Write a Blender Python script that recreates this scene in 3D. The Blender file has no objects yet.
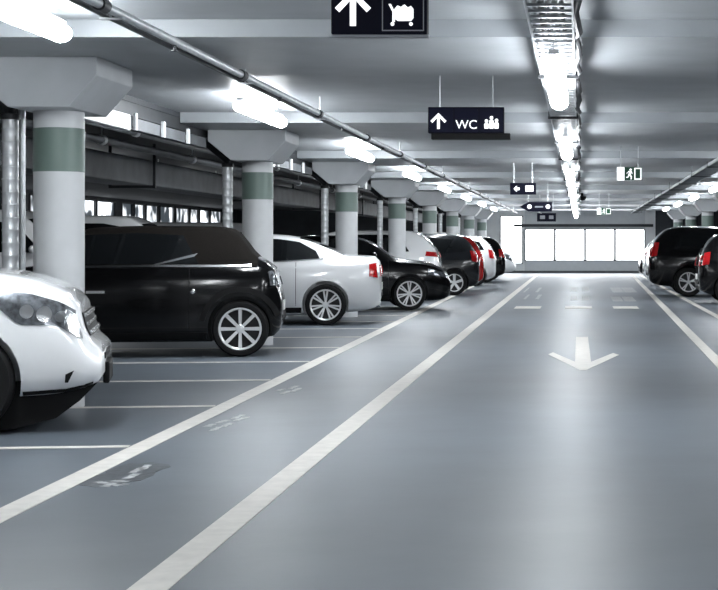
import bpy, bmesh, math, random
import numpy as np
from mathutils import Vector, Matrix
from mathutils.bvhtree import BVHTree

random.seed(7)
PI = math.pi
scene = bpy.context.scene
COL = scene.collection

# ------------------------------------------------------------------ camera
F = 1600.0            # focal length in pixels
VX, VY = 580.0, 244.0 # where the aisle vanishes
EYE = 1.27
cam_d = bpy.data.cameras.new('camera')
cam_d.sensor_width = 36.0
cam_d.sensor_fit = 'HORIZONTAL'
cam_d.lens = F / 718.0 * 36.0
cam_d.shift_x = (359.0 - VX) / 718.0
cam_d.shift_y = -(295.0 - VY) / 718.0
cam_d.clip_start = 0.05
cam_d.clip_end = 300
cam = bpy.data.objects.new('camera', cam_d)
COL.objects.link(cam)
cam.location = (0, 0, EYE)
cam.rotation_euler = (PI / 2, 0, 0)
scene.camera = cam

# ------------------------------------------------------------------ world, exposure
w = bpy.data.worlds.new('world')
scene.world = w
w.use_nodes = True
w.node_tree.nodes['Background'].inputs['Color'].default_value = (0.80, 0.90, 1.0, 1)
w.node_tree.nodes['Background'].inputs['Strength'].default_value = 0.12
scene.view_settings.view_transform = 'Standard'
scene.view_settings.look = 'None'
scene.view_settings.exposure = 1.08
scene.view_settings.gamma = 1.0
scene.view_settings.use_curve_mapping = False
AISLE_TUBE = 23.0     # strength of the tubes under the central tray
TUBE = 36.0           # strength of the aisle tubes
FILL_TUBE = 24.0       # strength of the tubes added to light the neighbouring aisle
WINDOW_GLOW = 4.0     # daylight behind the frosted panes of the end wall

try:
    scene.cycles.use_denoising = True
    scene.cycles.max_bounces = 8
    scene.cycles.sample_clamp_indirect = 6.0
except Exception:
    pass

def gp(px, py):
    """where the sight line through a pixel meets the floor"""
    d = F * EYE / (py - VY)
    return Vector(((px - VX) * d / F, d, 0))
def at(px, py, d):
    return Vector(((px - VX) * d / F, d, EYE + (VY - py) * d / F))

# ------------------------------------------------------------------ materials
MATS = {}
def mat(name, col, rough=0.5, metal=0.0, coat=0.0, emit=0.0, var=0.0, scale=6.0, bump=0.0, bscale=40.0, spec=0.5, rvar=0.0):
    if name in MATS: return MATS[name]
    m = bpy.data.materials.new(name); m.use_nodes = True
    nt = m.node_tree; b = nt.nodes['Principled BSDF']
    b.inputs['Roughness'].default_value = rough
    b.inputs['Metallic'].default_value = metal
    b.inputs['Coat Weight'].default_value = coat
    b.inputs['Coat Roughness'].default_value = 0.06
    b.inputs['Specular IOR Level'].default_value = spec
    tc = nt.nodes.new('ShaderNodeTexCoord')
    nz = nt.nodes.new('ShaderNodeTexNoise'); nz.inputs['Scale'].default_value = scale
    nz.inputs['Detail'].default_value = 5
    nt.links.new(tc.outputs['Object'], nz.inputs['Vector'])
    cr = nt.nodes.new('ShaderNodeValToRGB')
    lo = [max(0, c * (1 - var)) for c in col]; hi = [min(1, c * (1 + var)) for c in col]
    cr.color_ramp.elements[0].position = 0.3; cr.color_ramp.elements[0].color = (*lo, 1)
    cr.color_ramp.elements[1].position = 0.7; cr.color_ramp.elements[1].color = (*hi, 1)
    nt.links.new(nz.outputs['Fac'], cr.inputs['Fac'])
    nt.links.new(cr.outputs['Color'], b.inputs['Base Color'])
    if rvar:
        mr = nt.nodes.new('ShaderNodeMapRange')
        mr.inputs['From Min'].default_value = 0.3; mr.inputs['From Max'].default_value = 0.7
        mr.inputs['To Min'].default_value = max(0.02, rough - rvar); mr.inputs['To Max'].default_value = rough + rvar
        nt.links.new(nz.outputs['Fac'], mr.inputs['Value']); nt.links.new(mr.outputs['Result'], b.inputs['Roughness'])
    if bump:
        n2 = nt.nodes.new('ShaderNodeTexNoise'); n2.inputs['Scale'].default_value = bscale
        nt.links.new(tc.outputs['Object'], n2.inputs['Vector'])
        bp = nt.nodes.new('ShaderNodeBump'); bp.inputs['Strength'].default_value = bump; bp.inputs['Distance'].default_value = 0.02
        nt.links.new(n2.outputs['Fac'], bp.inputs['Height']); nt.links.new(bp.outputs['Normal'], b.inputs['Normal'])
    if emit:
        b.inputs['Emission Color'].default_value = (0.93, 0.97, 1.0, 1)
        b.inputs['Emission Strength'].default_value = emit
    MATS[name] = m
    return m

M_FLOOR = mat('epoxy_floor', (0.102, 0.120, 0.142), 0.43, var=0.09, scale=1.3, bump=0.04, bscale=6, spec=0.42)
M_CEIL = mat('ceiling_concrete', (0.27, 0.288, 0.305), 0.42, var=0.10, scale=2.2, bump=0.05, bscale=14)
M_SHADECEIL = mat('shaded_ceiling', (0.022, 0.025, 0.03), 0.7, var=0.3, scale=1.5)  # shade of the unlit ceiling sides put into the colour
M_COLUMN = mat('column_paint', (0.60, 0.615, 0.63), 0.45, var=0.04, scale=5)
M_CAP = mat('capital_concrete', (0.40, 0.42, 0.44), 0.5, var=0.05, scale=4)
M_GREEN = mat('green_band_paint', (0.145, 0.20, 0.18), 0.45, var=0.05)
M_LINE = mat('line_paint', (0.62, 0.595, 0.555), 0.55, var=0.09, scale=9)
M_WORN_REFL = mat('worn_and_reflection_paint', (0.36, 0.37, 0.38), 0.6, var=0.4, scale=25)  # worn stencils, and reflections painted on the far floor
M_TAR = mat('dark_stain', (0.055, 0.064, 0.075), 0.42, var=0.4, scale=20)
M_WALLW = mat('white_wall_paint', (0.78, 0.79, 0.80), 0.6, var=0.03)
M_WALLG = mat('grey_wall_paint', (0.62, 0.64, 0.66), 0.6, var=0.04)
M_WALLD = mat('dark_wall', (0.03, 0.034, 0.04), 0.7, var=0.3, scale=1.2)  # plain dark colour of the side walls and end wall ends
M_TUBE = mat('tube_glow', (1, 1, 1), 0.4, emit=TUBE)
M_TUBEC = mat('aisle_tube_glow', (1, 1, 1), 0.4, emit=AISLE_TUBE)
M_FILL = mat('fill_tube_glow', (1, 1, 1), 0.4, emit=FILL_TUBE)
M_PANE = mat('frosted_pane', (0.9, 0.92, 0.95), 0.3, emit=WINDOW_GLOW)
M_GLOWPATCH = mat('added_glow_pane', (0.5, 0.52, 0.55), 0.4, emit=1.3)  # mottled glow added for bright patches in the dark aisle
nt = M_GLOWPATCH.node_tree; ramp = nt.nodes['Color Ramp']; noise = nt.nodes['Noise Texture']
noise.inputs['Scale'].default_value = 1.1; noise.inputs['Detail'].default_value = 2.5
ramp.color_ramp.elements[0].position = 0.42; ramp.color_ramp.elements[0].color = (0.02, 0.025, 0.03, 1)
ramp.color_ramp.elements[1].position = 0.60; ramp.color_ramp.elements[1].color = (0.9, 0.95, 1.0, 1)
nt.links.new(ramp.outputs['Color'], nt.nodes['Principled BSDF'].inputs['Emission Color'])
M_HOUSING = mat('lamp_housing', (0.75, 0.76, 0.77), 0.4)
M_GALV = mat('galvanised_steel', (0.58, 0.60, 0.62), 0.35, metal=0.7, var=0.12, scale=12)
M_DUCT = mat('spiral_duct_steel', (0.70, 0.72, 0.74), 0.38, metal=0.35, var=0.08, scale=10)
M_DARKMETAL = mat('dark_metal', (0.035, 0.038, 0.042), 0.5, metal=0.3, var=0.2)
M_GREYTRAY = mat('grey_tray', (0.30, 0.32, 0.34), 0.5, metal=0.2, var=0.25, scale=3)
M_GREYDUCT = mat('dusty_duct', (0.085, 0.092, 0.10), 0.6, var=0.25, scale=3)
M_CABLE = mat('cable_black', (0.03, 0.03, 0.035), 0.55)
M_CABLEL = mat('cable_grey', (0.42, 0.43, 0.45), 0.5)
M_NAVY = mat('sign_navy', (0.003, 0.0035, 0.014), 0.6, spec=0.15)
M_NAVY2 = mat('sign_navy_panel', (0.004, 0.005, 0.020), 0.55, spec=0.15)
M_SIGNW = mat('sign_white', (0.9, 0.9, 0.9), 0.4, emit=0.55)
M_SIGNEDGE = mat('sign_edge_grey', (0.35, 0.36, 0.40), 0.4)
M_EXITG = mat('exit_green', (0.008, 0.09, 0.04), 0.4)
M_TYRE = mat('tyre_rubber', (0.008, 0.008, 0.0085), 0.7, spec=0.2)
M_ALLOY = mat('alloy', (0.78, 0.79, 0.80), 0.28, metal=0.55)
M_ALLOYD = mat('wheel_well_dark', (0.012, 0.012, 0.014), 0.6)
M_BLACK = mat('black_plastic', (0.006, 0.006, 0.0065), 0.6, spec=0.2)
M_GLASS = mat('tinted_glass', (0.006, 0.007, 0.008), 0.05, spec=0.45)
M_CHROME = mat('chrome', (0.85, 0.86, 0.87), 0.18, metal=1.0)
M_LAMPC = mat('clear_lamp', (0.16, 0.17, 0.185), 0.10, metal=0.6, var=0.7, scale=22)
M_LAMPR = mat('red_lamp', (0.38, 0.008, 0.010), 0.15, coat=0.5)
M_LAMPW = mat('white_lamp_lens', (0.80, 0.78, 0.78), 0.15)
M_PLATE = mat('blank_plate', (0.75, 0.76, 0.74), 0.4)
M_SOFT = mat('soft_top_fabric', (0.008, 0.0068, 0.006), 0.9, spec=0.1, var=0.25, scale=60, bump=0.2, bscale=220)
P_WHITE = mat('white_paint', (0.80, 0.81, 0.82), 0.22, coat=0.8)
P_BLACK = mat('black_paint', (0.003, 0.003, 0.0035), 0.14, coat=0.25, spec=0.3)
P_SILVER = mat('silver_paint', (0.70, 0.71, 0.725), 0.28, metal=0.12, coat=0.8)
P_RED = mat('red_paint', (0.22, 0.006, 0.006), 0.2, coat=0.8)
P_GREY = mat('dark_grey_paint', (0.010, 0.0115, 0.014), 0.2, coat=0.35, spec=0.35)

# ------------------------------------------------------------------ mesh helpers
def build(name, bm, m, parent=None, loc=None, smooth=False, angle=35):
    bmesh.ops.recalc_face_normals(bm, faces=bm.faces[:])
    me = bpy.data.meshes.new(name); bm.to_mesh(me); bm.free()
    for x in (m if isinstance(m, (list, tuple)) else [m]): me.materials.append(x)
    if smooth:
        for p in me.polygons: p.use_smooth = True
        me.set_sharp_from_angle(angle=math.radians(angle))
    o = bpy.data.objects.new(name, me); COL.objects.link(o)
    if parent: o.parent = parent
    if loc is not None: o.location = loc
    return o
def tag(o, label=None, cat=None, group=None, kind=None):
    if label: o['label'] = label
    if cat: o['category'] = cat
    if group: o['group'] = group
    if kind: o['kind'] = kind
    return o
def empty(name, loc, label, cat, group=None, rz=0):
    o = bpy.data.objects.new(name, None); COL.objects.link(o)
    o.location = loc; o.rotation_euler = (0, 0, rz); o.empty_display_size = 0.2
    return tag(o, label, cat, group)
def copy_tree(o, parent=None):
    c = o.copy(); COL.objects.link(c)
    if parent: c.parent = parent
    for ch in list(o.children): copy_tree(ch, c)
    return c
def box(bm, x0, x1, y0, y1, z0, z1, mi=0):
    v = [bm.verts.new(p) for p in ((x0,y0,z0),(x1,y0,z0),(x1,y1,z0),(x0,y1,z0),(x0,y0,z1),(x1,y0,z1),(x1,y1,z1),(x0,y1,z1))]
    for f in ((0,3,2,1),(4,5,6,7),(0,1,5,4),(1,2,6,5),(2,3,7,6),(3,0,4,7)):
        bm.faces.new([v[i] for i in f]).material_index = mi
    return v
def bevelled(bm, amount, seg=2):
    bmesh.ops.bevel(bm, geom=bm.edges[:], offset=amount, segments=seg, affect='EDGES', profile=0.5)
def tube(bm, pts, r, n=12, cap=True):
    pts = [Vector(p) for p in pts]
    rings = []
    for i, p in enumerate(pts):
        a = pts[max(0, i-1)]; b = pts[min(len(pts)-1, i+1)]
        t = (b - a).normalized()
        u = t.cross(Vector((0,0,1)))
        if u.length < 1e-3: u = t.cross(Vector((0,1,0)))
        u.normalize(); v = t.cross(u)
        rr = r[i] if isinstance(r, (list, tuple)) else r
        rings.append([bm.verts.new(p + (u*math.cos(2*PI*k/n) + v*math.sin(2*PI*k/n))*rr) for k in range(n)])
    for a, b in zip(rings, rings[1:]):
        for k in range(n): bm.faces.new((a[k], a[(k+1)%n], b[(k+1)%n], b[k]))
    if cap:
        bm.faces.new(rings[0][::-1]); bm.faces.new(rings[-1])
def lathe(bm, prof, n=48, axis='z', mi=0, center=(0,0,0), closed=False):
    """prof: (radius, height) pairs spun round an axis"""
    rings = []
    for r, h in prof:
        ring = []
        for k in range(n):
            a = 2*PI*k/n
            p = (r*math.cos(a), r*math.sin(a), h) if axis == 'z' else (r*math.cos(a), h, r*math.sin(a))
            ring.append(bm.verts.new(Vector(p) + Vector(center)))
        rings.append(ring)
    pairs = list(zip(rings, rings[1:]))
    if closed: pairs.append((rings[-1], rings[0]))
    for a, b in pairs:
        for k in range(n): bm.faces.new((a[k], a[(k+1)%n], b[(k+1)%n], b[k])).material_index = mi
    if not closed:
        if prof[0][0] > 1e-4: bm.faces.new(rings[0][::-1]).material_index = mi
        if prof[-1][0] > 1e-4: bm.faces.new(rings[-1]).material_index = mi
    bmesh.ops.remove_doubles(bm, verts=bm.verts[:], dist=1e-5)
def prism(bm, pts, axis, a0, a1, mi=0):
    """a flat outline pushed along an axis; pts are the two other coordinates"""
    def P(p, a):
        return {'y': (p[0], a, p[1]), 'x': (a, p[0], p[1]), 'z': (p[0], p[1], a)}[axis]
    A = [bm.verts.new(P(p, a0)) for p in pts]; B = [bm.verts.new(P(p, a1)) for p in pts]
    n = len(pts)
    for k in range(n): bm.faces.new((A[k], A[(k+1)%n], B[(k+1)%n], B[k])).material_index = mi
    f = bm.faces.new(A[::-1]); g = bm.faces.new(B); f.material_index = mi; g.material_index = mi
    f.normal_update(); g.normal_update()
    bmesh.ops.triangulate(bm, faces=[f, g])
def structure(name, bm, m, parent=None):
    return tag(build(name, bm, m, parent), kind='structure')

# ------------------------------------------------------------------ the hall
FIRST, PITCH, ROWS = 12.5, 7.7, 8
COLUMN_Y = [FIRST + PITCH*i for i in range(ROWS)]
END = 70.0
SLAB, SOFFIT = 2.80, 2.68
XW0, XW1 = -15.0, 9.5

bm = bmesh.new(); box(bm, XW0, XW1, -3, END, -0.15, 0); structure('floor', bm, M_FLOOR)
# ceiling over the aisle: slab with a shallow wide beam dropping at each pair of columns
bm = bmesh.new()
prof = [(-3, SLAB)]
for y in [FIRST - PITCH] + COLUMN_Y:
    y0, y1 = y - 1.6, y + 0.9
    prof += [(y0, SLAB), (y0, SOFFIT), (y1, SOFFIT), (y1, SLAB)]
prof += [(END, SLAB), (END, 3.0), (-3, 3.0)]
prism(bm, prof, 'x', -4.65, 4.65)
structure('ceiling', bm, M_CEIL)
for a, b in ((XW0, -4.65), (4.65, XW1)):  # side ceilings, shade painted in as a dark colour
    bm = bmesh.new(); box(bm, a, b, -3, END, 2.74, 3.0); structure('ceiling', bm, M_SHADECEIL)
# edge beam along each row of columns
for k, x in enumerate((-4.72, 4.72)):
    bm = bmesh.new(); box(bm, x-0.06, x+0.06, -3, END, 2.60, 2.739)
    structure('trim_%d' % (k+1), bm, M_DARKMETAL)
# end wall
WZ0, WZ1 = 0.53, 1.93
WX = [-2.42, -1.10, 0.22, 1.53, 2.85]
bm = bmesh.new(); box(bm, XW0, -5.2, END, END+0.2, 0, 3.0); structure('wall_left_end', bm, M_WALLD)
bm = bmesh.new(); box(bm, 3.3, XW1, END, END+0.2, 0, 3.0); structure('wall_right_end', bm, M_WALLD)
bm = bmesh.new()
box(bm, -5.2, -3.5, END, END+0.2, 0, 3.0, 1); box(bm, -3.5, WX[0], END, END+0.2, 0, 0.4, 1); box(bm, -3.5, WX[0], END, END+0.2, 2.5, 3.0, 1); box(bm, WX[0]-0.08, WX[0], END, END+0.2, 0.4, 2.5, 1); box(bm, WX[-1], 3.3, END, END+0.2, 0, 3.0, 1)
box(bm, WX[0], WX[-1], END, END+0.2, 0, WZ0, 0); box(bm, WX[0], WX[-1], END, END+0.2, WZ1, 3.0, 0)
structure('wall_back', bm, [M_WALLG, M_WALLW])
bm = bmesh.new(); box(bm, -2.9, 3.2, END-0.12, END, 2.02, 2.14); structure('trim_3', bm, M_DARKMETAL)
bm = bmesh.new(); box(bm, -5.2, 3.3, END-0.06, END, 0, 0.10); structure('baseboard_back', bm, M_GREYDUCT)
PANES = [(WX[i], WX[i+1], WZ0, WZ1) for i in range(4)] + [(-3.5, WX[0]-0.08, 0.4, 2.5)]
for i, (a, b, WZ0, WZ1) in enumerate(PANES):
    bm = bmesh.new()
    box(bm, a, a+0.05, END-0.03, END+0.1, WZ0, WZ1); box(bm, b-0.05, b, END-0.03, END+0.1, WZ0, WZ1)
    box(bm, a+0.05, b-0.05, END-0.03, END+0.1, WZ0, WZ0+0.04); box(bm, a+0.05, b-0.05, END-0.03, END+0.1, WZ1-0.04, WZ1)
    fr = structure('window_%d' % (i+1), bm, M_GREYDUCT)
    bm = bmesh.new(); box(bm, a+0.051, b-0.051, END+0.02, END+0.06, WZ0+0.041, WZ1-0.041); build('window_or_added_pane', bm, M_PANE, fr)
bm = bmesh.new()
LW = []; e0 = 30.0
while e0 < 66:
    wd = random.uniform(1.2, 2.6); LW.append((e0, e0+wd)); e0 += wd + random.choice((0.12, 0.2, 0.3, 0.7))
box(bm, XW0-0.2, XW0, -3, END, 0, 1.3); box(bm, XW0-0.2, XW0, -3, END, 2.65, 3.0)
e0 = -3
for a, b in LW:
    box(bm, XW0-0.2, XW0, e0, a, 1.3, 2.65); e0 = b
box(bm, XW0-0.2, XW0, e0, END, 1.3, 2.65)
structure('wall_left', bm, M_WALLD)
for k, (a, b) in enumerate(LW):  # windows added for their glow, bright and dark patches in each pane
    bm = bmesh.new(); outl = 0.05
    box(bm, XW0-0.1, XW0+0.02, a, b, 1.3, 1.35); box(bm, XW0-0.1, XW0+0.02, a, b, 2.60, 2.65)
    box(bm, XW0-0.1, XW0+0.02, a, a+0.05, 1.35, 2.60); box(bm, XW0-0.1, XW0+0.02, b-0.05, b, 1.35, 2.60)
    fr = structure('window_%d' % (k+6), bm, M_DARKMETAL)
    bm = bmesh.new(); box(bm, XW0-0.08, XW0-0.05, a+0.051, b-0.051, 1.351, 2.599); build('window_or_added_pane', bm, M_GLOWPATCH, fr)
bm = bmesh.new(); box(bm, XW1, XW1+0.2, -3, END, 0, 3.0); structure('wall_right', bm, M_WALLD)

# ------------------------------------------------------------------ floor markings
def strip(name, a, b, wa, wb, m, z=0.003, n=24):
    """a painted stripe between two floor points, a width at each end"""
    bm = bmesh.new()
    a = Vector(a); b = Vector(b); t = (b-a).normalized(); s = Vector((-t.y, t.x, 0))
    rows = []
    for i in range(n+1):
        f = i/n; p = a.lerp(b, f); h = (wa + (wb-wa)*f)/2
        rows.append([bm.verts.new((p.x+s.x*q, p.y+s.y*q, zz)) for q, zz in ((-h, 0.0), (-h, z), (h, z), (h, 0.0))])
    for r0, r1 in zip(rows, rows[1:]):
        for k in range(3): bm.faces.new((r0[k], r0[k+1], r1[k+1], r1[k]))
    return build(name, bm, m)
LANE = 0.145
def through(p, q, y0, y1):
    """extend the floor line through two points to the given distances"""
    f0 = (y0-p.y)/(q.y-p.y); f1 = (y1-p.y)/(q.y-p.y)
    return p.lerp(q, f0), p.lerp(q, f1)
pA = through(gp(6, 513), gp(445, 299.5), 6.0, 66)
o = strip('lane_line', *pA, LANE, LANE, M_LINE); tag(o, 'long off-white line along the front of the left parking bays', 'floor line')
pB = through(gp(150, 588), gp(526, 284), 4.5, 66)
o = strip('lane_line', *pB, 0.15, 0.15, M_LINE); tag(o, 'wide off-white lane line running from the bottom edge, left of the arrow', 'floor line')
pC = through(gp(718, 362), gp(641, 284), 5, 66)
o = strip('lane_line', *pC, 0.13, 0.13, M_LINE); tag(o, 'off-white lane line on the driving lane right of the arrow', 'floor line')
pD = through(gp(718, 317), gp(655, 283), 5, 66)
o = strip('lane_line', *pD, 0.12, 0.12, M_LINE); tag(o, 'thin off-white line at the rear ends of the cars parked on the right', 'floor line')
# bay lines of the left row, a little off square
SK = math.radians(6.5)
bays = [('nearest painted bay line, ending under the nose of the white SUV', (140, 446.5)),
        ('bay line on the floor just behind the white SUV', (222, 406)),
        ('second bay line behind the white SUV, in the empty bay', (283, 380)),
        ('bay line just in front of the black convertible', (322, 361.5))]
for y in (347.5, 337, 328.5, 321.5, 315.5, 310.5, 306.2):
    bays.append((None, (0, y)))
names = ['bay line between the black convertible and the silver sedan, nearer one', 'bay line between the black convertible and the silver sedan, farther one',
         'bay line at the near side of the silver sedan', 'bay line behind the silver sedan', 'bay line at the near side of the black sedan',
         'bay line behind the black sedan', 'bay line near the white estate car']
names.reverse()
for lab, (px, py) in bays:
    d = F*EYE/(py-VY)
    f = (d-pA[0].y)/(pA[1].y-pA[0].y); e = pA[0].lerp(pA[1], f)
    st = e + Vector((-math.cos(SK), -math.sin(SK), 0))*4.7
    if 'just behind the white SUV' in (lab or ''): st = e.lerp(st, 0.25)
    o = strip('bay_line', e + Vector((-0.085, 0, 0)), st, 0.10, 0.10, M_LINE, z=0.0025)
    tag(o, lab or names.pop(), 'floor line', 'bay lines of the left parking row')
# arrow pointing to the camera
bm = bmesh.new()
def q(px, py): v = gp(px, py); return (v.x, v.y)
prism(bm, [q(576,337), q(588,337), q(591,362), q(613,353.2), q(619,355), q(586,370.2), q(580,370.2), q(548,354.5), q(553,352.5), q(575,362)], 'z', 0, 0.003)
tag(build('painted_arrow', bm, M_LINE), 'white painted arrow on the driving lane pointing towards the viewer', 'floor arrow')
# three short bars and the blocks beyond them, reflections painted on the floor
for i, (a, b, lab) in enumerate(((515, 541, 'left of three short white reflection bars painted across the far lane'), (565, 592, 'middle of three short white reflection bars painted across the far lane'), (613, 638, 'right of three short white reflection bars painted across the far lane'))):
    o = strip('reflection_bar', gp(a, 307.5), gp(b, 307.5), 1.2, 1.2, M_LINE)
    tag(o, lab, 'floor line', 'reflection bars across the lane')
for px, rows, lab in ((532, (290, 297), 'painted white reflection block beyond the left bar on the lane'), (579, (289, 298), 'painted white reflection block beyond the middle bar on the lane'), (622, (290, 299), 'painted white reflection block beyond the right bar on the lane')):
    mk = empty('painted_reflection', gp(px, rows[1]), lab, 'floor marking', 'painted floor reflections')
    for r in rows:
        for dx in (-9, 3):
            a = gp(px+dx, r+2.3) - mk.location; b = gp(px+dx+7, r-2.3) - mk.location
            bm = bmesh.new(); prism(bm, [(a.x,a.y),(b.x,a.y),(b.x,b.y),(a.x,b.y)], 'z', 0, 0.002); build('reflection_block', bm, M_WORN_REFL, mk)
# worn bay stencils beside the long left line
def stencil(strokes, stain, label):
    r = empty('worn_stencil', gp(*strokes[0][:2]), label, 'floor marking', 'worn bay stencils')
    base = r.location.copy()
    if stain:
        for i in range(3):
            bm = bmesh.new(); c = gp(*stain[i]) - base; n = 16
            pts = [(c.x + math.cos(2*PI*k/n)*(0.13+0.05*random.random()), c.y + math.sin(2*PI*k/n)*(0.22+0.1*random.random())) for k in range(n)]
            prism(bm, pts, 'z', 0, 0.0012); [setattr(v.co, 'z', v.co.z*(1+0.3*i)) for v in bm.verts]; build('dark_stain', bm, M_TAR, r)
    for (a0, b0, a1, b1) in strokes:
        bm = bmesh.new(); a = gp(a0, b0) - base; b = gp(a1, b1) - base
        t = (b-a).normalized(); s = Vector((-t.y, t.x, 0))*0.028
        n = 7; top = []; bot = []
        for k in range(n+1):
            p = a.lerp(b, k/n); j = 0.5 + 0.6*random.random()
            top.append(p + s*j); bot.append(p - s*(0.5+0.6*random.random()))
        prism(bm, [(v.x, v.y) for v in top + bot[::-1]], 'z', 0, 0.0022)
        build('paint_stroke', bm, M_WORN_REFL, r)
stencil([(97,482,110,484),(104,487,116,483),(112,481,128,482),(114,486,127,484),(126,479,138,474),(132,473,143,468),(140,470,149,465)],
        [(112,479),(128,475),(140,469)], 'worn white stencil on a dark stain beside the nearest part of the left line')
stencil([(206,427,214,424),(211,431,220,427),(218,423,228,420),(222,427,232,423),(232,419,243,415),(236,421,246,417)], None,
        'faint worn stencil beside the left line, level with the empty bay')
stencil([(277,391,284,389),(282,394,290,391),(289,389,297,386),(292,392,300,388)], None,
        'small faint stencil beside the left line, level with the black convertible')

# ------------------------------------------------------------------ columns
CX = 4.07
ordn = ['first', 'second', 'third', 'fourth', 'fifth', 'sixth', 'seventh', 'eighth']
def make_column():
    r = empty('column', (0,0,0), 'x', 'column')
    bm = bmesh.new(); lathe(bm, [(0.192,0),(0.192,2.31)], 48); build('shaft', bm, M_COLUMN, r, smooth=True)
    bm = bmesh.new(); lathe(bm, [(0.1915,1.83),(0.1945,1.833),(0.1945,2.167),(0.1915,2.17)], 48, closed=True)
    tag(build('band', bm, M_GREEN, r, smooth=True), 'grey-green painted band')
    bm = bmesh.new()
    prism(bm, [(-0.23,2.30),(0.23,2.30),(0.44,2.54),(0.44,2.679),(-0.52,2.679),(-0.52,2.54)], 'y', -0.48, 0.48)
    bevelled(bm, 0.006, 1)
    build('capital', bm, M_CAP, r)
    return r
col0 = make_column()
where_l = ['behind the white SUV, widest in view', 'at the tail of the black convertible', 'behind the silver sedan', 'behind the black sedan', 'beyond the dark grey hatchback', 'beyond the white hatchback', 'beyond the far white SUV', 'last before the end wall']
for i, y in enumerate(COLUMN_Y):
    c = col0 if i == 0 else copy_tree(col0)
    c.location = (-CX, y, 0)
    tag(c, 'round white column with green band, %s of the left row, %s' % (ordn[i], where_l[i]), 'column', 'columns of the left row')
for i, y in list(enumerate(COLUMN_Y))[3:]:
    c = copy_tree(col0); c.location = (CX, y, 0); c.rotation_euler = (0, 0, PI)
    tag(c, 'round white column with wide capital above the right cars, %s from the end wall' % ordn[ROWS-1-i], 'column', 'columns of the right row')

# ------------------------------------------------------------------ ducts beside the columns
def make_pipe():
    r = empty('drain_pipe', (0,0,0), 'x', 'pipe')
    bm = bmesh.new()
    prof = []
    for k in range(24):
        z = 2.28*k/23
        prof += [(0.062, z), (0.062, z+0.08), (0.0655, z+0.086), (0.0655, z+0.094)] if k < 23 else [(0.062, z)]
    lathe(bm, prof, 24); build('riser', bm, M_DUCT, r, smooth=True)
    bm = bmesh.new(); tube(bm, [(0,0,2.27),(0,0,2.31),(-0.03,0,2.35),(-0.30,0,2.57),(-0.34,0,2.61)], 0.045, 16)
    tag(build('elbow', bm, M_DARKMETAL, r, smooth=True), 'dark elbow')
    bm = bmesh.new(); lathe(bm, [(0.062,2.24),(0.074,2.245),(0.074,2.285),(0.062,2.29)], 24, closed=True); build('collar', bm, M_DARKMETAL, r, smooth=True)
    return r
pipe0 = make_pipe()
for i, y in enumerate(COLUMN_Y):
    c = pipe0 if i == 0 else copy_tree(pipe0)
    c.location = (-4.45, y, 0)
    tag(c, 'pale ribbed riser pipe with dark elbow beside the %s column of the left row' % ordn[i], 'pipe', 'riser pipes of the left row')
bm = bmesh.new(); tube(bm, [(-4.50, 12.9, 0), (-4.50, 12.9, 2.50)], 0.028, 14)
tag(build('conduit', bm, M_GALV, smooth=True), 'thin grey conduit between the riser pipe and the first left column', 'pipe')

# trunking along the column line with brackets
def trunk(y0, y1, label, first):
    r = empty('cable_trunking', (-4.60, y0, 2.5), label, 'cable trunking', 'trunking of the left row')
    L = y1-y0
    bm = bmesh.new(); box(bm, -0.05, 0.05, 0, 3.0, -0.08, 0.08); bevelled(bm, 0.006, 1); tag(build('white_length', bm, M_HOUSING, r), 'white length')  # first length white, the rest dark grey
    bm = bmesh.new(); box(bm, -0.045, 0.045, 3.0, L, -0.06, 0.06); build('dark_length', bm, M_GREYDUCT, r)
    for k in range(3):
        yy = 3.1 + k*1.1
        bm = bmesh.new(); box(bm, 0.055, 0.085, yy-0.035, yy+0.035, -0.07, 0.10); box(bm, 0.046, 0.054, yy-0.02, yy+0.02, -0.03, 0.03)
        tag(build('bracket', bm, M_HOUSING, r), 'white bracket')
for i, y in enumerate(COLUMN_Y[:6]):
    trunk(y+0.7, y+PITCH-0.7, 'cable trunking with white brackets between the %s and %s left columns' % (ordn[i], ordn[i+1]), i == 0)

# ------------------------------------------------------------------ lamps
def make_lamp(L, mglow, drop):
    r = empty('fluorescent_lamp', (0,0,0), 'x', 'ceiling lamp')
    bm = bmesh.new(); prism(bm, [(-0.03,0.075),(0.03,0.075),(0.035,0.045),(-0.035,0.045)], 'y', -L/2, L/2); build('housing', bm, M_HOUSING, r)
    bm = bmesh.new(); pts = [(0.072*math.cos(a), 0.058*math.sin(a)-0.01) for a in [2*PI*k/24 for k in range(24)]]
    prism(bm, [(p[0], p[1]-0.001) for p in pts], 'y', -L/2+0.012, L/2-0.012); tag(build('diffuser', bm, mglow, r, smooth=True), 'glowing diffuser')
    for y in (-L*0.32, L*0.32):
        bm = bmesh.new(); tube(bm, [(0,y,0.07),(0,y,drop)], 0.006, 8); build('hanger', bm, M_GALV, r)
    return r
LZ = 2.66
lamp_l = make_lamp(2.2, M_TUBE, SLAB-LZ)
first = True
for i, y in enumerate([FIRST-PITCH] + COLUMN_Y):
    for sx, side in ((-3.4, 'left'), (3.4, 'right')):
        if side == 'right' and i in (1, 2, 3) and False: continue
        c = lamp_l if first else copy_tree(lamp_l); first = False
        c.location = (sx, y-3.1, LZ)
        lab = 'glowing tube lamp on the ceiling near the %s column of the %s row' % (ordn[i-1], side) if i else 'glowing tube lamp over the near end of the %s row' % side
        tag(c, lab, 'ceiling lamp', 'tube lamps of the %s row' % side)
CZ = 2.41
lamp_c = make_lamp(2.8, M_TUBEC, 0.115)
first = True
ordc = ['overhead', 'nearest', 'second', 'third', 'fourth', 'fifth', 'sixth', 'seventh', 'eighth']
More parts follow.
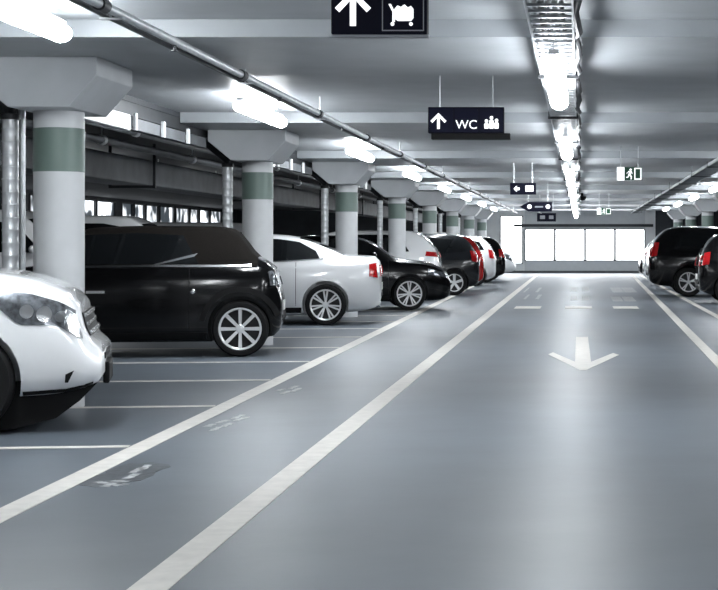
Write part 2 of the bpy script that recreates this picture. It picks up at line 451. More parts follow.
for i, y in enumerate([FIRST-PITCH] + COLUMN_Y):
    c = lamp_c if first else copy_tree(lamp_c); first = False
    c.location = (-0.165, y-1.1, CZ)
    tag(c, '%s glowing tube lamp under the central cable tray' % ordc[i], 'ceiling lamp', 'tube lamps under the cable tray')
lamp_fill = make_lamp(1.3, M_FILL, 0.08)  # lamps added to brighten the dark aisle and its cars
for i, y in enumerate((26.0, 33.7, 41.4, 49.1, 56.8)):
    c = lamp_fill if i == 0 else copy_tree(lamp_fill)
    c.location = (-8.2, y, LZ)
    tag(c, 'tube lamp added to light the dark aisle behind the left row, %s from the front' % ordn[i], 'ceiling lamp', 'added lamps of the aisle behind')

# ------------------------------------------------------------------ central cable tray
def tray(x, w_, z, y0, y1, step, label, name, m):
    r = empty(name, (x, y0, z), label, 'cable tray')
    L = y1-y0
    for s in (-1, 1):
        bm = bmesh.new(); box(bm, s*w_/2-0.006, s*w_/2+0.006, 0, L, -0.005, 0.05); build('side_rail', bm, m, r)
    bm = bmesh.new(); k = 0.1
    while k < L: box(bm, -w_/2+0.007, w_/2-0.007, k-0.012, k+0.012, 0.0, 0.014); k += step
    tag(build('rungs', bm, m, r), kind='stuff')
    return r, L
r, L = tray(-0.165, 0.25, 2.53, 2.0, END-0.3, 0.22, 'ladder cable tray hung along the middle of the ceiling above the lamps', 'cable_tray', M_GALV)
for k, (dx, rad, m) in enumerate(((-0.085,0.014,M_CABLEL),(-0.05,0.016,M_CABLE),(-0.01,0.013,M_CABLEL),(0.03,0.016,M_CABLEL),(0.07,0.013,M_CABLE))):
    bm = bmesh.new(); pts = [(dx+0.006*math.sin(j*1.7+k), j*1.5, 0.015+rad) for j in range(int(L/1.5)+1)]; tube(bm, pts, rad, 8); build('cable', bm, m, r, smooth=True)
# dark loose cables down the right rail
bm = bmesh.new(); pts = [(0.150+0.014*math.sin(j*2.1), j*0.4, 0.02+0.022*math.sin(j*1.3)) for j in range(int(L/0.4)+1)]; tube(bm, pts, 0.022, 8); tag(build('cable', bm, M_CABLE, r, smooth=True), 'black loose cable on the right rail')
for k in range(17):
    y = 2.2 + k*3.85
    bm = bmesh.new(); box(bm, -0.15, 0.15, y-0.02, y+0.02, -0.03, -0.006)
    for s in (-1, 1): tube(bm, [(s*0.14, y, -0.01), (s*0.14, y, (SLAB if (y+2.0-FIRST+1.6) % PITCH > 2.5 else SOFFIT)-2.53)], 0.007, 8)
    build('hanger', bm, M_DARKMETAL, r)
# grey tray over the right
r, L = tray(2.36, 0.34, 2.60, 2.0, END-0.3, 0.3, 'wide dusty grey cable tray under the ceiling above the right parking row', 'cable_tray', M_GREYTRAY)
for k, dx in enumerate((-0.11, -0.05, 0.02, 0.09)):
    bm = bmesh.new(); tube(bm, [(dx+0.008*math.sin(j+k), j*2.0, 0.035) for j in range(int(L/2)+1)], 0.02, 8); build('cable', bm, M_GREYTRAY, r, smooth=True)
for k in range(17):
    y = 2.2 + k*3.85
    bm = bmesh.new(); box(bm, -0.2, 0.2, y-0.02, y+0.02, -0.03, -0.006)
    for s in (-1, 1): tube(bm, [(s*0.19, y, -0.01), (s*0.19, y, (SLAB if (y+2.0-FIRST+1.6) % PITCH > 2.5 else SOFFIT)-2.60)], 0.007, 8)
    build('hanger', bm, M_GREYDUCT, r)

# ------------------------------------------------------------------ sprinkler pipe over the left
PX, PZ = -2.66, 2.60
r = empty('sprinkler_pipe', (PX, 4, PZ), 'steel sprinkler pipe with couplings under the ceiling left of the signs', 'pipe')
bm = bmesh.new(); tube(bm, [(0, k*2.0, 0) for k in range(33)], 0.028, 14); build('tube', bm, M_GALV, r, smooth=True)
bm = bmesh.new(); tube(bm, [(-0.075, k*2.0, -0.012) for k in range(33)], 0.017, 12); tag(build('tube', bm, M_DARKMETAL, r, smooth=True), 'thin dark conduit beside the pipe')
for k in range(17):
    y = 1.2 + k*3.7
    bm = bmesh.new(); tube(bm, [(0, y-0.06, 0), (0, y+0.06, 0)], 0.040, 14); tag(build('coupling', bm, M_DARKMETAL, r, smooth=True), 'dark coupling')
    bm = bmesh.new(); box(bm, -0.10, 0.035, y+0.28, y+0.32, -0.04, -0.029)
    top = (SLAB if (y+0.3+4-FIRST+1.6) % PITCH > 2.5 else SOFFIT) - PZ
    tube(bm, [(-0.038, y+0.3, -0.032), (-0.038, y+0.3, top)], 0.007, 8); build('hanger', bm, M_GALV, r)
    bm = bmesh.new(); lathe(bm, [(0.012,-0.027),(0.012,-0.055),(0.03,-0.06),(0.03,-0.066)], 14, center=(0, y+1.6, 0)); build('sprinkler_head', bm, M_DARKMETAL, r)

# ducts in the dark aisle behind
bm = bmesh.new(); box(bm, -6.85, -6.3, 14, 66, 2.13, 2.50); bevelled(bm, 0.02, 2)
o = build('air_duct', bm, M_GREYDUCT); tag(o, 'long dusty grey square air duct in the dark ceiling behind the left row', 'air duct')
for k in range(7):
    bm = bmesh.new(); y = 16+k*7.5; box(bm, -6.90, -6.25, y-0.02, y+0.02, 2.09, 2.13); box(bm, -6.92, -6.88, y-0.02, y+0.02, 2.09, 2.739); box(bm, -6.27, -6.23, y-0.02, y+0.02, 2.09, 2.739)
    build('duct_strap', bm, M_DARKMETAL, o)
for k, (x, z, rad, lab) in enumerate(((-5.25, 2.58, 0.035, 'thin grey pipe nearest the left columns in the dark ceiling'), (-5.65, 2.50, 0.05, 'thicker grey pipe in the dark ceiling beside the air duct'), (-7.3, 2.62, 0.04, 'grey pipe in the dark ceiling beyond the air duct'))):
    r = empty('ceiling_pipe', (x, 13, z), lab, 'pipe', 'pipes in the dark ceiling')
    bm = bmesh.new(); tube(bm, [(0, 0, 0), (0, 53, 0)], rad, 12); build('tube', bm, M_GREYDUCT, r, smooth=True)
    for j in range(12):
        bm = bmesh.new(); y = 1.5+j*4.4; tube(bm, [(0, y, 0), (0, y, 2.739-z)], 0.01, 8); tube(bm, [(0, y-0.05, 0), (0, y+0.05, 0)], rad+0.012, 12); build('pipe_clamp', bm, M_GALV, r)

# ------------------------------------------------------------------ signs
def poly(bm, pts, y0, y1): prism(bm, pts, 'y', y0, y1)
def arrow_up(bm, cx, cz, s, y0, y1, rot=0):
    t = 0.17*s
    P = [(-t/2,-0.5*s),(t/2,-0.5*s),(t/2,0.20*s),(0.38*s,-0.12*s),(0.5*s,-0.0*s),(0,0.5*s),(-0.5*s,0.0*s),(-0.38*s,-0.12*s),(-t/2,0.20*s)]
    c, n = math.cos(rot), math.sin(rot)
    poly(bm, [(cx+p[0]*c-p[1]*n, cz+p[0]*n+p[1]*c) for p in P], y0, y1)
def outline(bm, x0, x1, z0, z1, t, y0, y1):
    box(bm, x0, x1, y0, y1, z0, z0+t); box(bm, x0, x1, y0, y1, z1-t, z1); box(bm, x0, x0+t, y0, y1, z0+t, z1-t); box(bm, x1-t, x1, y0, y1, z0+t, z1-t)
def disc(bm, cx, cz, rad, y0, y1, n=20, sx=1): poly(bm, [(cx+rad*sx*math.cos(2*PI*k/n), cz+rad*math.sin(2*PI*k/n)) for k in range(n)], y0, y1)
def sign_box(px0, px1, py0, py1, d, label, group='hanging direction signs', depth=0.09, cat='hanging sign', m=None, name='direction_sign', ceil=SLAB, rods=True, point=False):
    a = at(px0, py1, d); b = at(px1, py0, d)
    r = empty(name, (a.x, d, a.z), label, cat, group)
    W, H = b.x-a.x, b.z-a.z
    bm = bmesh.new()
    if point: poly(bm, [(0.10,0),(W,0),(W,H),(0.10,H),(-0.10,H/2)], 0, depth)
    else: box(bm, 0, W, 0, depth, 0, H); bevelled(bm, 0.004, 1)
    build('housing', bm, m or M_NAVY, r)
    if rods:
        for f in (0.15, 0.85):
            bm = bmesh.new(); tube(bm, [(W*f, depth/2, H-0.005), (W*f, depth/2, ceil-a.z)], 0.006, 8); build('rod', bm, M_GALV, r)
    return r, W, H
# first sign: arrow and trolley
d = 7.5; k = d/F
r, W, H = sign_box(331, 427, -14, 34, d, 'dark blue hanging sign with white up arrow and luggage trolley, nearest of the signs')
bm = bmesh.new(); box(bm, -0.006, W+0.006, 0.02, 0.08, -0.012, 0.0); build('edge_strip', bm, M_SIGNEDGE, r)
bm = bmesh.new(); arrow_up(bm, 22*k, 26*k, 36*k, -0.004, 0.001)
tag(build('arrow_symbol', bm, M_SIGNW, r), 'white up arrow')
bm = bmesh.new(); outline(bm, 51*k, 93*k, 3*k, 46*k, 1.0*k, -0.004, 0.001); build('panel_outline', bm, M_SIGNEDGE, r)
bm = bmesh.new(); z = lambda py: (34-py)*k
poly(bm, [((p-331)*k, z(y)) for p, y in ((395,19),(398,21),(411,21),(413.5,18),(413.5,9),(411,6),(408,7.5),(404.5,4.5),(401,7),(397.5,5.5),(394.5,9))], -0.004, 0.001)
poly(bm, [((p-331)*k, z(y)) for p, y in ((388.5,4),(391,4),(395,12),(395,22),(392.5,22),(392.5,12))], -0.004, 0.001)
for p in (392.5, 411): disc(bm, (p-331)*k, z(24), 1.9*k, -0.004, 0.001)
build('trolley_symbol', bm, M_SIGNW, r)
# second sign: arrow, WC, people
d = 13.9; k = d/F
r, W, H = sign_box(428, 504, 107, 133, d, 'dark blue hanging sign reading WC with white up arrow', ceil=SLAB)
bm = bmesh.new(); box(bm, 3*k, 82*k, 0.02, 0.16, -6*k, -0.1*k); build('base_bar', bm, M_BLACK, r)
for a, b in ((1, 25), (27, 50), (52, 75)):
    bm = bmesh.new(); box(bm, a*k, b*k, -0.003, 0.001, 1*k, 25*k); build('panel', bm, M_NAVY2, r)
bm = bmesh.new(); arrow_up(bm, 10.5*k, 12*k, 16*k, -0.007, -0.002); tag(build('arrow_symbol', bm, M_SIGNW, r), 'white up arrow')
def text(s, size, x, z, y, parent, m, name='lettering'):
    c = bpy.data.curves.new('t', 'FONT'); c.body = s; c.size = size; c.extrude = 0.002; c.align_x = 'CENTER'
    o = bpy.data.objects.new('t', c); COL.objects.link(o)
    dg = bpy.context.evaluated_depsgraph_get(); me = bpy.data.meshes.new_from_object(o.evaluated_get(dg))
    bpy.data.objects.remove(o)
    me.materials.clear(); me.materials.append(m); me.name = name
    o = bpy.data.objects.new(name, me); COL.objects.link(o); o.parent = parent
    o.location = (x, y, z); o.rotation_euler = (PI/2, 0, 0); return o
tag(text('WC', 12.5*k, 38.5*k, 4.2*k, -0.005, r, M_SIGNW), 'white letters WC')
bm = bmesh.new()
for cx, hz in ((58.5, 12), (63.5, 15.2), (68.5, 12.6)):
    disc(bm, cx*k, hz*k, 1.7*k, -0.007, -0.002); poly(bm, [((cx-2)*k, 4.3*k), ((cx+2)*k, 4.3*k), ((cx+2.3)*k, (hz-3.4)*k), ((cx+1.4)*k, (hz-2)*k), ((cx-1.4)*k, (hz-2)*k), ((cx-2.3)*k, (hz-3.4)*k)], -0.007, -0.002)
build('people_symbol', bm, M_SIGNW, r)
# three small signs farther down
d = 27.7; k = d/F
r, W, H = sign_box(510, 536, 183, 194.5, d, 'small dark hanging sign with two white symbols, third along the aisle')
bm = bmesh.new(); arrow_up(bm, 6.5*k, 5.7*k, 6*k, -0.006, 0.001, PI/2); box(bm, 5*k, 9.5*k, -0.006, 0.001, 4.4*k, 7*k); build('arrow_symbol', bm, M_SIGNW, r)
bm = bmesh.new(); outline(bm, 15.5*k, 23.5*k, 3*k, 9*k, 1.2*k, -0.006, 0.001); box(bm, 17.5*k, 21.5*k, -0.006, 0.001, 4.6*k, 7.5*k); build('panel_symbol', bm, M_SIGNW, r)
d = 36; k = d/F
r, W, H = sign_box(524, 552, 202, 211.5, d, 'small dark hanging sign with pointed left end, fourth along the aisle', point=True)
bm = bmesh.new()
for cx in (5.5, 24): disc(bm, cx*k, 4.9*k, 2.2*k, -0.006, 0.001)
build('round_symbol', bm, M_SIGNW, r)
bm = bmesh.new(); box(bm, 11*k, 19*k, -0.006, 0.001, 4*k, 5.4*k); build('bar_symbol', bm, M_SIGNEDGE, r)
d = 45; k = d/F
r, W, H = sign_box(537, 556, 213, 221.5, d, 'tiny dark hanging sign farthest along the aisle near the end wall')
bm = bmesh.new(); box(bm, 3*k, 8*k, -0.006, 0.001, 2.5*k, 6*k); box(bm, 12*k, 16.5*k, -0.006, 0.001, 2.5*k, 6*k); build('panel_symbol', bm, M_SIGNEDGE, r)
# emergency exit signs
def exit_sign(px0, px1, py0, py1, d, label):
    r, W, H = sign_box(px0, px1, py0, py1, d, label, 'emergency exit signs', 0.05, 'exit sign', M_SIGNW, 'exit_sign')
    bm = bmesh.new(); box(bm, W*0.30, W, -0.005, 0.001, 0, H); build('green_field', bm, M_EXITG, r)
    bm = bmesh.new()   # running figure, doorway and arrow
    u = H
    disc(bm, W*0.30+0.45*u, 0.80*u, 0.09*u, -0.010, -0.004)
    poly(bm, [(W*0.30+a*u, b*u) for a, b in ((0.30,0.70),(0.52,0.70),(0.60,0.52),(0.54,0.48),(0.47,0.60),(0.44,0.45),(0.56,0.30),(0.52,0.08),(0.44,0.08),(0.46,0.26),(0.34,0.38),(0.28,0.20),(0.12,0.20),(0.12,0.27),(0.23,0.28),(0.33,0.60),(0.26,0.62),(0.20,0.50),(0.14,0.53))], -0.010, -0.004)
    outline(bm, W*0.30+0.72*u, W*0.98, 0.06*u, 0.94*u, 0.09*u, -0.010, -0.004)
    build('running_figure', bm, M_SIGNW, r)
exit_sign(617, 642, 167, 180.5, 25, 'green and white emergency exit sign hanging right of the cable tray, larger one')
exit_sign(597, 611, 208, 214.5, 44, 'tiny green and white exit sign hanging close to the end wall')
bm = bmesh.new(); c = at(582, 198, 48); lathe(bm, [(0.0,-0.09),(0.09,-0.06),(0.13,0.0),(0.13,0.05),(0.04,0.06),(0.04,SLAB-c.z)], 20, center=c)
tag(build('ceiling_fitting', bm, M_BLACK, smooth=True), 'small black ceiling fitting just right of the far cable tray', 'ceiling fitting')

# ------------------------------------------------------------------ cars
def pchip(xs, ys, q_):
    xs = np.array(xs, float); ys = np.array(ys, float); h = np.diff(xs); dl = np.diff(ys)/h
    m = np.zeros(len(xs)); m[0] = dl[0]; m[-1] = dl[-1]
    for i in range(1, len(xs)-1):
        if dl[i-1]*dl[i] > 0:
            w1 = 2*h[i]+h[i-1]; w2 = h[i]+2*h[i-1]; m[i] = (w1+w2)/(w1/dl[i-1]+w2/dl[i])
    out = []
    for x in q_:
        i = min(max(int(np.searchsorted(xs, x)-1), 0), len(h)-1); t = (x-xs[i])/h[i]
        out.append((2*t**3-3*t*t+1)*ys[i]+(t**3-2*t*t+t)*h[i]*m[i]+(-2*t**3+3*t*t)*ys[i+1]+(t**3-t*t)*h[i]*m[i+1])
    return np.array(out)
def section(zb, ze, zt, w_, wt):
    h = ze-zb; u = zt-ze
    rr = min(0.06, u*0.35)
    sx, sz = w_*0.935, ze
    tx, tz = wt, zt-rr
    P = [(0,zb),(w_*0.5,zb),(w_*0.86,zb),(w_*0.95,zb+0.08*h),(w_*0.982,zb+0.2*h),(w_*0.995,zb+0.38*h),(w_,zb+0.55*h),(w_*0.994,zb+0.7*h),(w_*0.985,zb+0.82*h),(w_*0.965,zb+0.93*h),(sx,sz)]
    for f in (0.2,0.4,0.6,0.8,1.0):
        b = 0.018*math.sin(PI*f)*(1 if u > 0.2 else 0)
        P.append((sx+(tx-sx)*f+b, sz+(tz-sz)*f))
    P += [(wt*0.955,zt-rr*0.45),(wt*0.86,zt-rr*0.12),(wt*0.6,zt+0.004),(wt*0.3,zt+0.012),(0,zt+0.014)]
    return P
def stations(prof, step=0.09):
    K = list(zip(*prof)); xs = list(K[0]); Q = []
    for a, b in zip(xs, xs[1:]):
        n = max(1, math.ceil((b-a)/step)); Q += [a+(b-a)*i/n for i in range(n)]
    Q.append(xs[-1])
    C = [pchip(xs, K[j], Q) for j in range(1, 6)]
    return [(x, section(*[C[j][i] for j in range(5)])) for i, x in enumerate(Q)]
def loft(bm, st, k0=0, k1=None, closed=True, off=0.0):
    rows = []
    for x, P in st:
        P = P[k0:k1]
        full = [(y*(1+off), z+off*0.6) for y, z in P] + [(-y*(1+off), z+off*0.6) for y, z in P[::-1]]
        # drop the doubled centre points
        out = []
        for p in full:
            if not out or (abs(p[0]-out[-1][0]) > 1e-6 or abs(p[1]-out[-1][1]) > 1e-6): out.append(p)
        if closed and abs(out[0][0]-out[-1][0]) < 1e-6 and abs(out[0][1]-out[-1][1]) < 1e-6: out.pop()
        rows.append([bm.verts.new((x, y, z)) for y, z in out])
    n = len(rows[0])
    for a, b in zip(rows, rows[1:]):
        for k in range(n if closed else n-1): bm.faces.new((a[k], a[(k+1)%n], b[(k+1)%n], b[k]))
    if closed:
        bm.faces.new(rows[0][::-1]); bm.faces.new(rows[-1])
def polysample(pl, n):
    pts = [Vector(p) for p in pl]; L = [0]
    for a, b in zip(pts, pts[1:]): L.append(L[-1]+(b-a).length)
    out = []
    for i in range(n+1):
        s = L[-1]*i/n; j = 0
        while j < len(pts)-2 and s > L[j+1]: j += 1
        f = 0 if L[j+1] == L[j] else (s-L[j])/(L[j+1]-L[j]); out.append(pts[j].lerp(pts[j+1], f))
    return out
def patch(name, bvh, axis, lo, hi, m, parent, nu=14, nv=5, off=0.006, sides=(1, -1), label=None):
    """panel laid onto the body; lo and hi are its lower and upper outline"""
    A = polysample(lo, nu); B = polysample(hi, nu); res = []
    for s in sides:
        bm = bmesh.new(); F_, G = [], []
        for i in range(nu+1):
            rf, rg = [], []
            for j in range(nv+1):
                p = A[i].lerp(B[i], j/nv)
                if axis == 'side': o, dr = Vector((p.x, 3*s, p.y)), Vector((0,-s,0))
                elif axis == 'rear': o, dr = Vector((-3, p.x*s, p.y)), Vector((1,0,0))
                elif axis == 'front': o, dr = Vector((9, p.x*s, p.y)), Vector((-1,0,0))
                else: o, dr = Vector((p.x, p.y*s, 4)), Vector((0,0,-1))
                hit, nr, idx, dist = bvh.ray_cast(o, dr)
                if hit is None:
                    q_ = o + dr*2.2; hit, nr, idx, dist = bvh.find_nearest(o + dr*(2.2 if axis in ('side',) else 3.0))
                if nr.dot(dr) > 0: nr = -nr
                rf.append(bm.verts.new(hit + nr*off)); rg.append(bm.verts.new(hit - nr*0.004))
            F_.append(rf); G.append(rg)
        for i in range(nu):
            for j in range(nv):
                bm.faces.new((F_[i][j], F_[i+1][j], F_[i+1][j+1], F_[i][j+1])); bm.faces.new((G[i][j], G[i][j+1], G[i+1][j+1], G[i+1][j]))
        for i in range(nu):
            bm.faces.new((F_[i][0], G[i][0], G[i+1][0], F_[i+1][0])); bm.faces.new((F_[i][nv], F_[i+1][nv], G[i+1][nv], G[i][nv]))
        for j in range(nv):
            bm.faces.new((F_[0][j], F_[0][j+1], G[0][j+1], G[0][j])); bm.faces.new((F_[nu][j], G[nu][j], G[nu][j+1], F_[nu][j+1]))
        o = build(name, bm, m, parent, smooth=True, angle=50)
        if label: o['label'] = label
        res.append(o)
    return res
WHEELS = {}
def wheel_meshes(rad, width, spokes, twin, rimfrac, sw):
    key = (rad, width, spokes, twin, rimfrac, sw)
    if key in WHEELS: return WHEELS[key]
    R = rad*rimfrac
    bm = bmesh.new(); h = width/2
    lathe(bm, [(R,-h*0.9),(R+0.015,-h),(rad*0.93,-h),(rad*0.985,-h*0.8),(rad,-h*0.5),(rad,h*0.5),(rad*0.985,h*0.8),(rad*0.93,h),(R+0.015,h),(R,h*0.9)], 56, 'y', closed=True)
    lathe(bm, [(0.001,h*0.2),(R,h*0.2),(R,-h*0.6),(0.001,-h*0.6)], 40, 'y', 1)
    t = build('tmp', bm, [M_TYRE, M_ALLOYD], smooth=True); tm = t.data; bpy.data.objects.remove(t)
    bm = bmesh.new()
    lathe(bm, [(R*0.90,h*0.55),(R*0.90,h*0.86),(R*0.95,h*0.97),(R*1.0,h*0.97),(R*1.0,h*0.55)], 48, 'y', closed=True)
    for i in range(spokes):
        offs = (-0.13, 0.13) if twin else (0,)
        for da in offs:
            a = 2*PI*i/spokes + PI/2
            c0 = Vector((math.cos(a+da*0.55), 0, math.sin(a+da*0.55))); c1 = Vector((math.cos(a+da), 0, math.sin(a+da)))
            t0 = Vector((-c0.z, 0, c0.x)); t1 = Vector((-c1.z, 0, c1.x))
            p0 = c0*R*0.14; p1 = c1*R*0.93; wa = sw*R*0.9; wb = sw*R*1.15
            V = []
            for p, tt, ww, yy in ((p0, t0, wa, h*0.80), (p1, t1, wb, h*0.90)):
                for sgn in (-1, 1): 
                    for y in (yy-0.03, yy): V.append(bm.verts.new(p + tt*ww*sgn + Vector((0, y, 0))))
            for f in ((0,1,3,2),(4,6,7,5),(0,4,5,1),(2,3,7,6),(1,5,7,3),(0,2,6,4)): bm.faces.new([V[x] for x in f])
    t = build('tmp', bm, M_ALLOY, smooth=True); rm = t.data; bpy.data.objects.remove(t)
    bm = bmesh.new(); lathe(bm, [(0.001,h*0.92),(R*0.17,h*0.90),(R*0.20,h*0.84),(R*0.20,h*0.5),(0.001,h*0.5)], 24, 'y')
    t = build('tmp', bm, M_ALLOY, smooth=True); hm = t.data; bpy.data.objects.remove(t)
    tm.name, rm.name, hm.name = 'wheel', 'rim', 'hub_cap'
    WHEELS[key] = (tm, rm, hm); return WHEELS[key]
def put(me, name, parent, loc=(0,0,0), rz=0):
    o = bpy.data.objects.new(name, me); COL.objects.link(o); o.parent = parent; o.location = loc; o.rotation_euler = (0,0,rz); return o

SPECS = {}
SPECS['convertible'] = dict(
    prof=[(0,.38,.60,.64,.66,.58),(.03,.29,.72,.78,.74,.64),(.09,.23,.93,.99,.79,.67),(.18,.20,1.0,1.065,.82,.68),(.27,.18,1.01,1.11,.83,.66),(.56,.17,1.01,1.425,.84,.59),
          (.75,.17,1.01,1.455,.84,.585),(1.5,.17,1.01,1.46,.84,.585),(2.1,.17,1.0,1.44,.84,.585),(2.28,.17,.99,1.40,.84,.59),(2.74,.17,.97,1.02,.83,.70),(3.3,.18,.92,.95,.80,.66),(3.55,.2,.84,.88,.74,.6),(3.67,.25,.64,.69,.64,.5),(3.7,.3,.58,.60,.6,.45)],
    axles=(.46, 2.93), rad=.315, spokes=8, twin=False, rimf=.76, sw=.075,
    sw_=[([(.92,1.045),(1.5,1.045),(2.40,1.03)],[(1.10,1.36),(1.6,1.385),(2.22,1.36)])],
    ws=((2.70,.66),(2.32,.52)), rw=None, seams=(1.02, 2.30), handle=[(1.93,.735)], hl=([(3.22,.74),(3.50,.70)],[(3.22,.86),(3.46,.82)]),
    tls=([(.07,.80),(.13,.80)],[(.10,.96),(.15,.96)]), tlr=([(.56,.78),(.66,.78)],[(.56,.88),(.65,.88)]), tlm='clear')
SPECS['sedan'] = dict(
    prof=[(0,.42,.80,.86,.70,.6),(.03,.32,.92,.98,.78,.66),(.10,.27,.98,1.055,.82,.70),(.25,.23,.99,1.075,.86,.72),(.5,.20,.98,1.085,.885,.72),(.78,.18,.97,1.19,.90,.67),(1.2,.17,.96,1.345,.905,.61),
          (1.55,.17,.96,1.405,.91,.595),(2.1,.17,.95,1.425,.91,.60),(2.6,.17,.94,1.40,.91,.605),(2.9,.17,.93,1.32,.91,.62),(3.45,.17,.92,.99,.90,.76),(4.0,.18,.86,.92,.87,.70),(4.25,.2,.76,.82,.82,.66),(4.38,.25,.64,.71,.76,.6),(4.43,.31,.54,.59,.70,.54)],
    axles=(.86, 3.62), rad=.32, spokes=7, twin=True, rimf=.76, sw=.05,
    sw_=[([(.95,1.035),(1.5,1.005),(3.05,.985)],[(1.02,1.16),(1.28,1.30),(1.6,1.345),(2.1,1.36),(2.55,1.335),(2.85,1.24)])],
    ws=((3.36,.68),(2.78,.54)), rw=((.58,.60),(1.28,.50)), seams=(1.32, 2.35, 3.22), handle=[(1.55,.86),(2.55,.85)], hl=([(3.98,.68),(4.36,.62)],[(3.98,.80),(4.30,.72)]),
    tls=([(.06,.74),(.19,.76)],[(.08,.97),(.19,.95)]), tlr=([(.42,.78),(.72,.76)],[(.42,.92),(.72,.94)]))
SPECS['hatch'] = dict(
    prof=[(0,.40,.80,.84,.70,.58),(.03,.30,.90,.98,.78,.62),(.10,.25,.95,1.13,.83,.62),(.3,.2,.97,1.38,.865,.59),(.48,.18,.97,1.475,.875,.585),(1.0,.17,.97,1.52,.88,.60),(2.0,.17,.95,1.51,.88,.60),(2.4,.17,.94,1.44,.88,.6),(3.08,.17,.92,1.0,.87,.74),
          (3.7,.18,.86,.92,.84,.68),(4.0,.2,.75,.81,.78,.62),(4.15,.25,.62,.68,.7,.55),(4.2,.3,.52,.56,.62,.48)],
    axles=(.64, 3.30), rad=.315, spokes=5, twin=False, rimf=.70, sw=.14,
    sw_=[([(.36,1.09),(1.5,1.02),(2.68,.985)],[(.50,1.33),(1.1,1.43),(1.9,1.43),(2.38,1.34)])],
    ws=((2.98,.68),(2.46,.54)), rw=((.13,.56),(.42,.50)), seams=(1.12, 1.95, 2.75), handle=[(1.3,.86),(2.15,.85)], hl=([(3.66,.70),(4.08,.62)],[(3.66,.82),(4.02,.74)]),
    tls=([(.05,.82),(.20,.84)],[(.12,1.08),(.24,1.10)]), tlr=([(.48,.80),(.72,.80)],[(.48,.98),(.66,1.02)]))
SPECS['estate'] = dict(SPECS['hatch'])
SPECS['estate'].update(prof=[(0,.42,.82,.86,.72,.60),(.03,.32,.94,1.02,.80,.64),(.10,.27,1.0,1.16,.85,.64),(.34,.22,1.02,1.42,.89,.62),(.5,.20,1.02,1.53,.895,.615),(.9,.19,1.02,1.575,.90,.62),(2.2,.18,1.0,1.57,.90,.62),(2.65,.18,.98,1.48,.90,.62),(3.3,.18,.96,1.06,.89,.76),
          (4.0,.19,.90,.96,.86,.70),(4.32,.21,.78,.85,.80,.64),(4.5,.26,.64,.70,.7,.55),(4.56,.31,.54,.58,.62,.48)], axles=(.86,3.60), rad=.33,
    sw_=[([(.66,1.10),(1.6,1.06),(2.9,1.02)],[(.86,1.40),(1.2,1.48),(2.05,1.48),(2.58,1.38)])], ws=((3.2,.70),(2.70,.56)), rw=((.13,.58),(.44,.52)), seams=(1.25,2.1,2.95), handle=[(1.45,.9),(2.3,.89)],
    hl=([(3.95,.74),(4.42,.66)],[(3.95,.87),(4.36,.79)]), tls=([(.05,.98),(.30,1.0)],[(.09,1.08),(.28,1.10)]), tlr=([(.46,.96),(.74,.98)],[(.46,1.08),(.72,1.08)]))
SPECS['suv'] = dict(
    prof=[(0,.48,.86,.92,.74,.62),(.03,.38,.98,1.08,.82,.66),(.10,.32,1.05,1.25,.86,.66),(.34,.26,1.07,1.54,.90,.63),(.5,.25,1.07,1.64,.905,.625),(.9,.24,1.07,1.69,.91,.63),(2.1,.24,1.05,1.68,.91,.63),(2.5,.24,1.03,1.58,.91,.63),(3.2,.24,1.02,1.14,.90,.78),
          (3.6,.24,1.0,1.10,.90,.76),(3.87,.25,.955,1.075,.895,.76),(4.05,.255,.92,1.04,.89,.76),(4.15,.26,.89,1.005,.885,.75),(4.28,.275,.80,.945,.875,.74),(4.35,.29,.68,.86,.865,.73),(4.39,.30,.60,.70,.86,.73),(4.43,.315,.555,.615,.85,.74),(4.48,.335,.52,.57,.83,.74),(4.505,.37,.495,.535,.80,.70)],
    axles=(.96, 3.60), rad=.35, spokes=5, twin=True, rimf=.68, sw=.06,
    sw_=[([(.62,1.15),(1.5,1.11),(2.86,1.08)],[(.80,1.48),(1.15,1.58),(1.95,1.58),(2.42,1.47)])],
    ws=((3.12,.72),(2.56,.58)), rw=((.14,.58),(.44,.52)), seams=(1.2, 2.05, 2.95), handle=[(1.4,.96),(2.25,.95)],
    hl=([(3.86,.84),(3.98,.735),(4.22,.73),(4.33,.66)],[(3.86,.955),(4.05,.935),(4.24,.875),(4.33,.82)]),
    tls=([(.06,.96),(.20,.98)],[(.16,1.30),(.26,1.30)]), tlr=([(.52,.94),(.74,.94)],[(.54,1.18),(.68,1.20)]))
SPECS['suv']['prof'] = [(x, zb, ze, zt, w_*0.97, wt*0.97) for x, zb, ze, zt, w_, wt in SPECS['suv']['prof']]
SPECS['van'] = dict(SPECS['suv'])
SPECS['van'].update(prof=[(0,.42,.86,.92,.76,.68),(.03,.32,1.0,1.3,.84,.70),(.10,.27,1.05,1.72,.88,.70),(.25,.24,1.07,1.86,.905,.70),(.6,.22,1.07,1.90,.91,.71),(3.0,.22,1.06,1.88,.91,.71),(3.35,.22,1.05,1.74,.91,.70),(4.0,.22,1.02,1.18,.90,.78),(4.35,.23,.92,1.06,.86,.72),(4.55,.27,.72,.84,.78,.62),(4.6,.33,.58,.64,.7,.55)],
    axles=(.85,3.72), rad=.33, sw_=[([(.35,1.15),(1.8,1.14),(3.72,1.12)],[(.42,1.66),(1.2,1.72),(2.6,1.72),(3.25,1.60)])], ws=((3.92,.72),(3.40,.60)), rw=((.05,.6),(.12,.56)),
    seams=(1.5,2.6,3.6), handle=[(1.7,.98),(2.8,.98)], hl=([(4.1,.80),(4.48,.72)],[(4.1,.95),(4.42,.90)]), tls=([(.05,.95),(.16,.95)],[(.08,1.35),(.17,1.35)]), tlr=([(.62,.95),(.76,.95)],[(.62,1.35),(.72,1.35)]))

